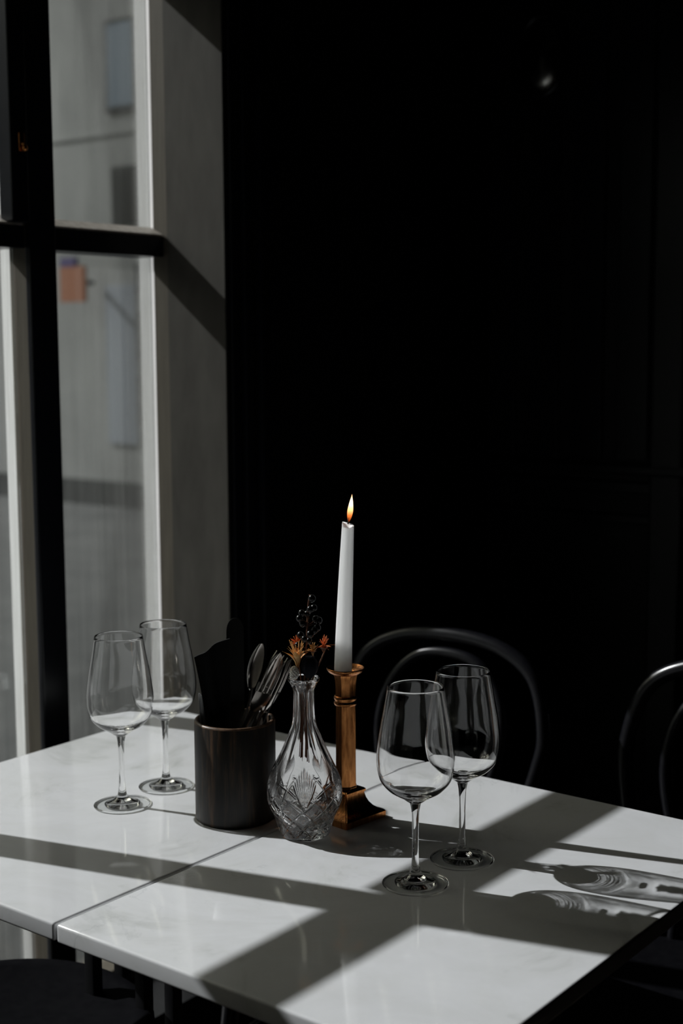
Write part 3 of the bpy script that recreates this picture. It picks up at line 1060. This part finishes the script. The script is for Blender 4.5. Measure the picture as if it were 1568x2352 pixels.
make_knife('thin table knife seen edge-on, leaning right below the red dried flowers', cpt(-.016, .014, -.024), cpt(.0765, .215, -.024), rtv + camdir * .05, .2213, .008)


def make_napkin(name, label, cat, m, pts_bottom, pts_top, thick, folds):
    """folded cloth standing in the cup: sheet lofted between two polylines, given thickness"""
    bm = bmesh.new()
    N, K = 14, 14
    b_ = curve_pts(pts_bottom, 4); t_ = curve_pts(pts_top, 4)
    b_ = [b_[int(i * (len(b_) - 1) / K)] for i in range(K + 1)]
    t_ = [t_[int(i * (len(t_) - 1) / K)] for i in range(K + 1)]
    grid = []
    for j in range(N + 1):
        u = j / N
        row = []
        for i in range(K + 1):
            p = b_[i].lerp(t_[i], u ** folds)
            p = Vector((p.x, p.y, b_[i].z + (t_[i].z - b_[i].z) * u))
            p += camdir * (.0025 * math.sin(i * 1.1 + u * 2))
            row.append(p)
        grid.append(row)
    o0 = grid[0][0].copy()
    fa = [[bm.verts.new(p - o0) for p in row] for row in grid]
    fb = [[bm.verts.new(p - o0 - camdir * thick) for p in row] for row in grid]
    for j in range(N):
        for i in range(K):
            bm.faces.new((fa[j][i], fa[j][i + 1], fa[j + 1][i + 1], fa[j + 1][i]))
            bm.faces.new((fb[j][i], fb[j + 1][i], fb[j + 1][i + 1], fb[j][i + 1]))
        bm.faces.new((fa[j][0], fa[j + 1][0], fb[j + 1][0], fb[j][0]))
        bm.faces.new((fa[j][K], fb[j][K], fb[j + 1][K], fa[j + 1][K]))
    for i in range(K):
        bm.faces.new((fa[0][i], fb[0][i], fb[0][i + 1], fa[0][i + 1]))
        bm.faces.new((fa[N][i], fa[N][i + 1], fb[N][i + 1], fb[N][i]))
    o = obj(name, bm, m, angle=50, loc=o0)
    return tag(o, label, cat)


make_napkin('cloth_napkin', 'folded black cloth napkin fanned out at the window side of the wooden cup', 'napkin', M['napkin'],
            [cpt(-.030, .014, -.016), cpt(-.018, .014, -.014), cpt(-.004, .014, -.012)],
            [cpt(-.0500, .2170, -.012), cpt(-.036, .2225, -.004), cpt(-.022, .2330, .004), (cpt(-.006, .236, .010))], .004, 2.2)
make_napkin('paper_napkin', 'narrow white paper napkin peeking out left of the black napkin', 'napkin', M['paper'],
            [cpt(-.0405, .014, -.008), cpt(-.034, .014, -.006), cpt(-.026, .014, -.004)],
            [cpt(-.0460, .168, -.006), cpt(-.040, .163, -.004), cpt(-.034, .158, .000)], .0015, 1.0)

# ------------------------------------------------------------------ chairs
SEAT = .46


def make_chair(label, x, y, rz):
    """bentwood cafe chair; local +y is the side of the back"""
    t = thing('bentwood_chair', label, 'chair', (x, y, 0), rz, 'black bentwood cafe chairs round the table')
    bm = bmesh.new()
    lathe(bm, [(0, SEAT - .02), (.165, SEAT - .022), (.200, SEAT - .028), (.207, SEAT - .018), (.207, SEAT - .004), (.198, SEAT + .004), (.180, SEAT + .002), (.165, SEAT - .006), (0, SEAT - .008)], 64)
    obj('seat', bm, M['seat'], t, angle=60)
    def hoop(hw, top, y0, lean, low_w):
        pts = [(-low_w, y0, SEAT - .01), (-low_w * 1.04, y0 + lean * .25, SEAT + .10), (-hw * .97, y0 + lean * .55, SEAT + .22), (-hw, y0 + lean * .72, SEAT + .285),
               (-hw * .86, y0 + lean * .88, top - .052), (-hw * .5, y0 + lean * .98, top - .011), (0, y0 + lean, top),
               (hw * .5, y0 + lean * .98, top - .011), (hw * .86, y0 + lean * .88, top - .052), (hw, y0 + lean * .72, SEAT + .285),
               (hw * .97, y0 + lean * .55, SEAT + .22), (low_w * 1.04, y0 + lean * .25, SEAT + .10), (low_w, y0, SEAT - .01)]
        return curve_pts(pts, 8)
    bm = bmesh.new(); tube(bm, hoop(.192, .880, .185, .085, .150), .0125, 14)
    obj('back_frame', bm, M['chair'], t, angle=60)
    bm = bmesh.new(); tube(bm, hoop(.118, .850, .185, .078, .075), .0095, 14)
    obj('inner_hoop', bm, M['chair'], t, angle=60)
    for sx, sy in ((-1, -1), (1, -1), (-1, 1), (1, 1)):
        bm = bmesh.new()
        tube(bm, curve_pts([(sx * .135, sy * .135, SEAT - .02), (sx * .150, sy * .150, .25), (sx * .175, sy * (.175 if sy < 0 else .215), 0)], 6), lambda u: .0165 - .005 * u, 12)
        obj('leg', bm, M['chair'], t, angle=60)
    bm = bmesh.new()
    tube(bm, [(.150 * S2 * .97 * math.cos(2 * PI * k / 40), .150 * S2 * .97 * math.sin(2 * PI * k / 40), .24) for k in range(40)], .008, 10, closed=True)
    obj('leg_ring', bm, M['chair'], t, angle=60)
    return t


ch = make_chair('black bentwood chair with a double-hooped back, behind the table, left one of the far pair', -1.262, 1.672, R(2))
for x, y, rz, lab in ((-.785, 1.735, R(-3), 'black bentwood chair behind the table, the far one cut by the right picture edge'),
                      (-1.455, 1.125, R(180), 'black bentwood chair on the near side, its round seat pushed under the left table')):
    c = ch.copy(); col.objects.link(c); c.location = (x, y, 0); c.rotation_euler.z = rz; c['label'] = lab
    for k_ in list(ch.children):
        d = k_.copy(); col.objects.link(d); d.parent = c

# ------------------------------------------------------------------ oval mirror on the far wall
mr = thing('wall_mirror', 'small dim oval mirror hanging high on the dark back wall', 'mirror', (-1.534, YB, TZ + 1.225))
bm = bmesh.new()
MX, MZ = .056, .083
tube(bm, [(MX * math.cos(2 * PI * k / 64), -.012, MZ * math.sin(2 * PI * k / 64)) for k in range(64)], .006, 12, closed=True)
obj('mirror_frame', bm, M['chair'], mr, angle=60)
bm = bmesh.new()
lathe(bm, [(0, .035)] + [(math.sin(R(a)), .035 * math.cos(R(a))) for a in range(6, 90, 6)] + [(1.0, .0), (0, .0)], 64)
for v in bm.verts:
    x_, y_, z_ = v.co
    v.co = Vector((x_ * (MX - .002), -z_ - .002, y_ * (MZ - .002)))
obj('mirror_glass', bm, M['mirror_glass'], mr, angle=40)

# the glass bends the sunlight onto the table tops
sun_data.cycles.is_caustics_light = True
for o in GLASS + [decanter]:
    o.cycles.is_caustics_caster = True
for o in col.objects:
    if o.name.startswith('tabletop'):
        o.cycles.is_caustics_receiver = True
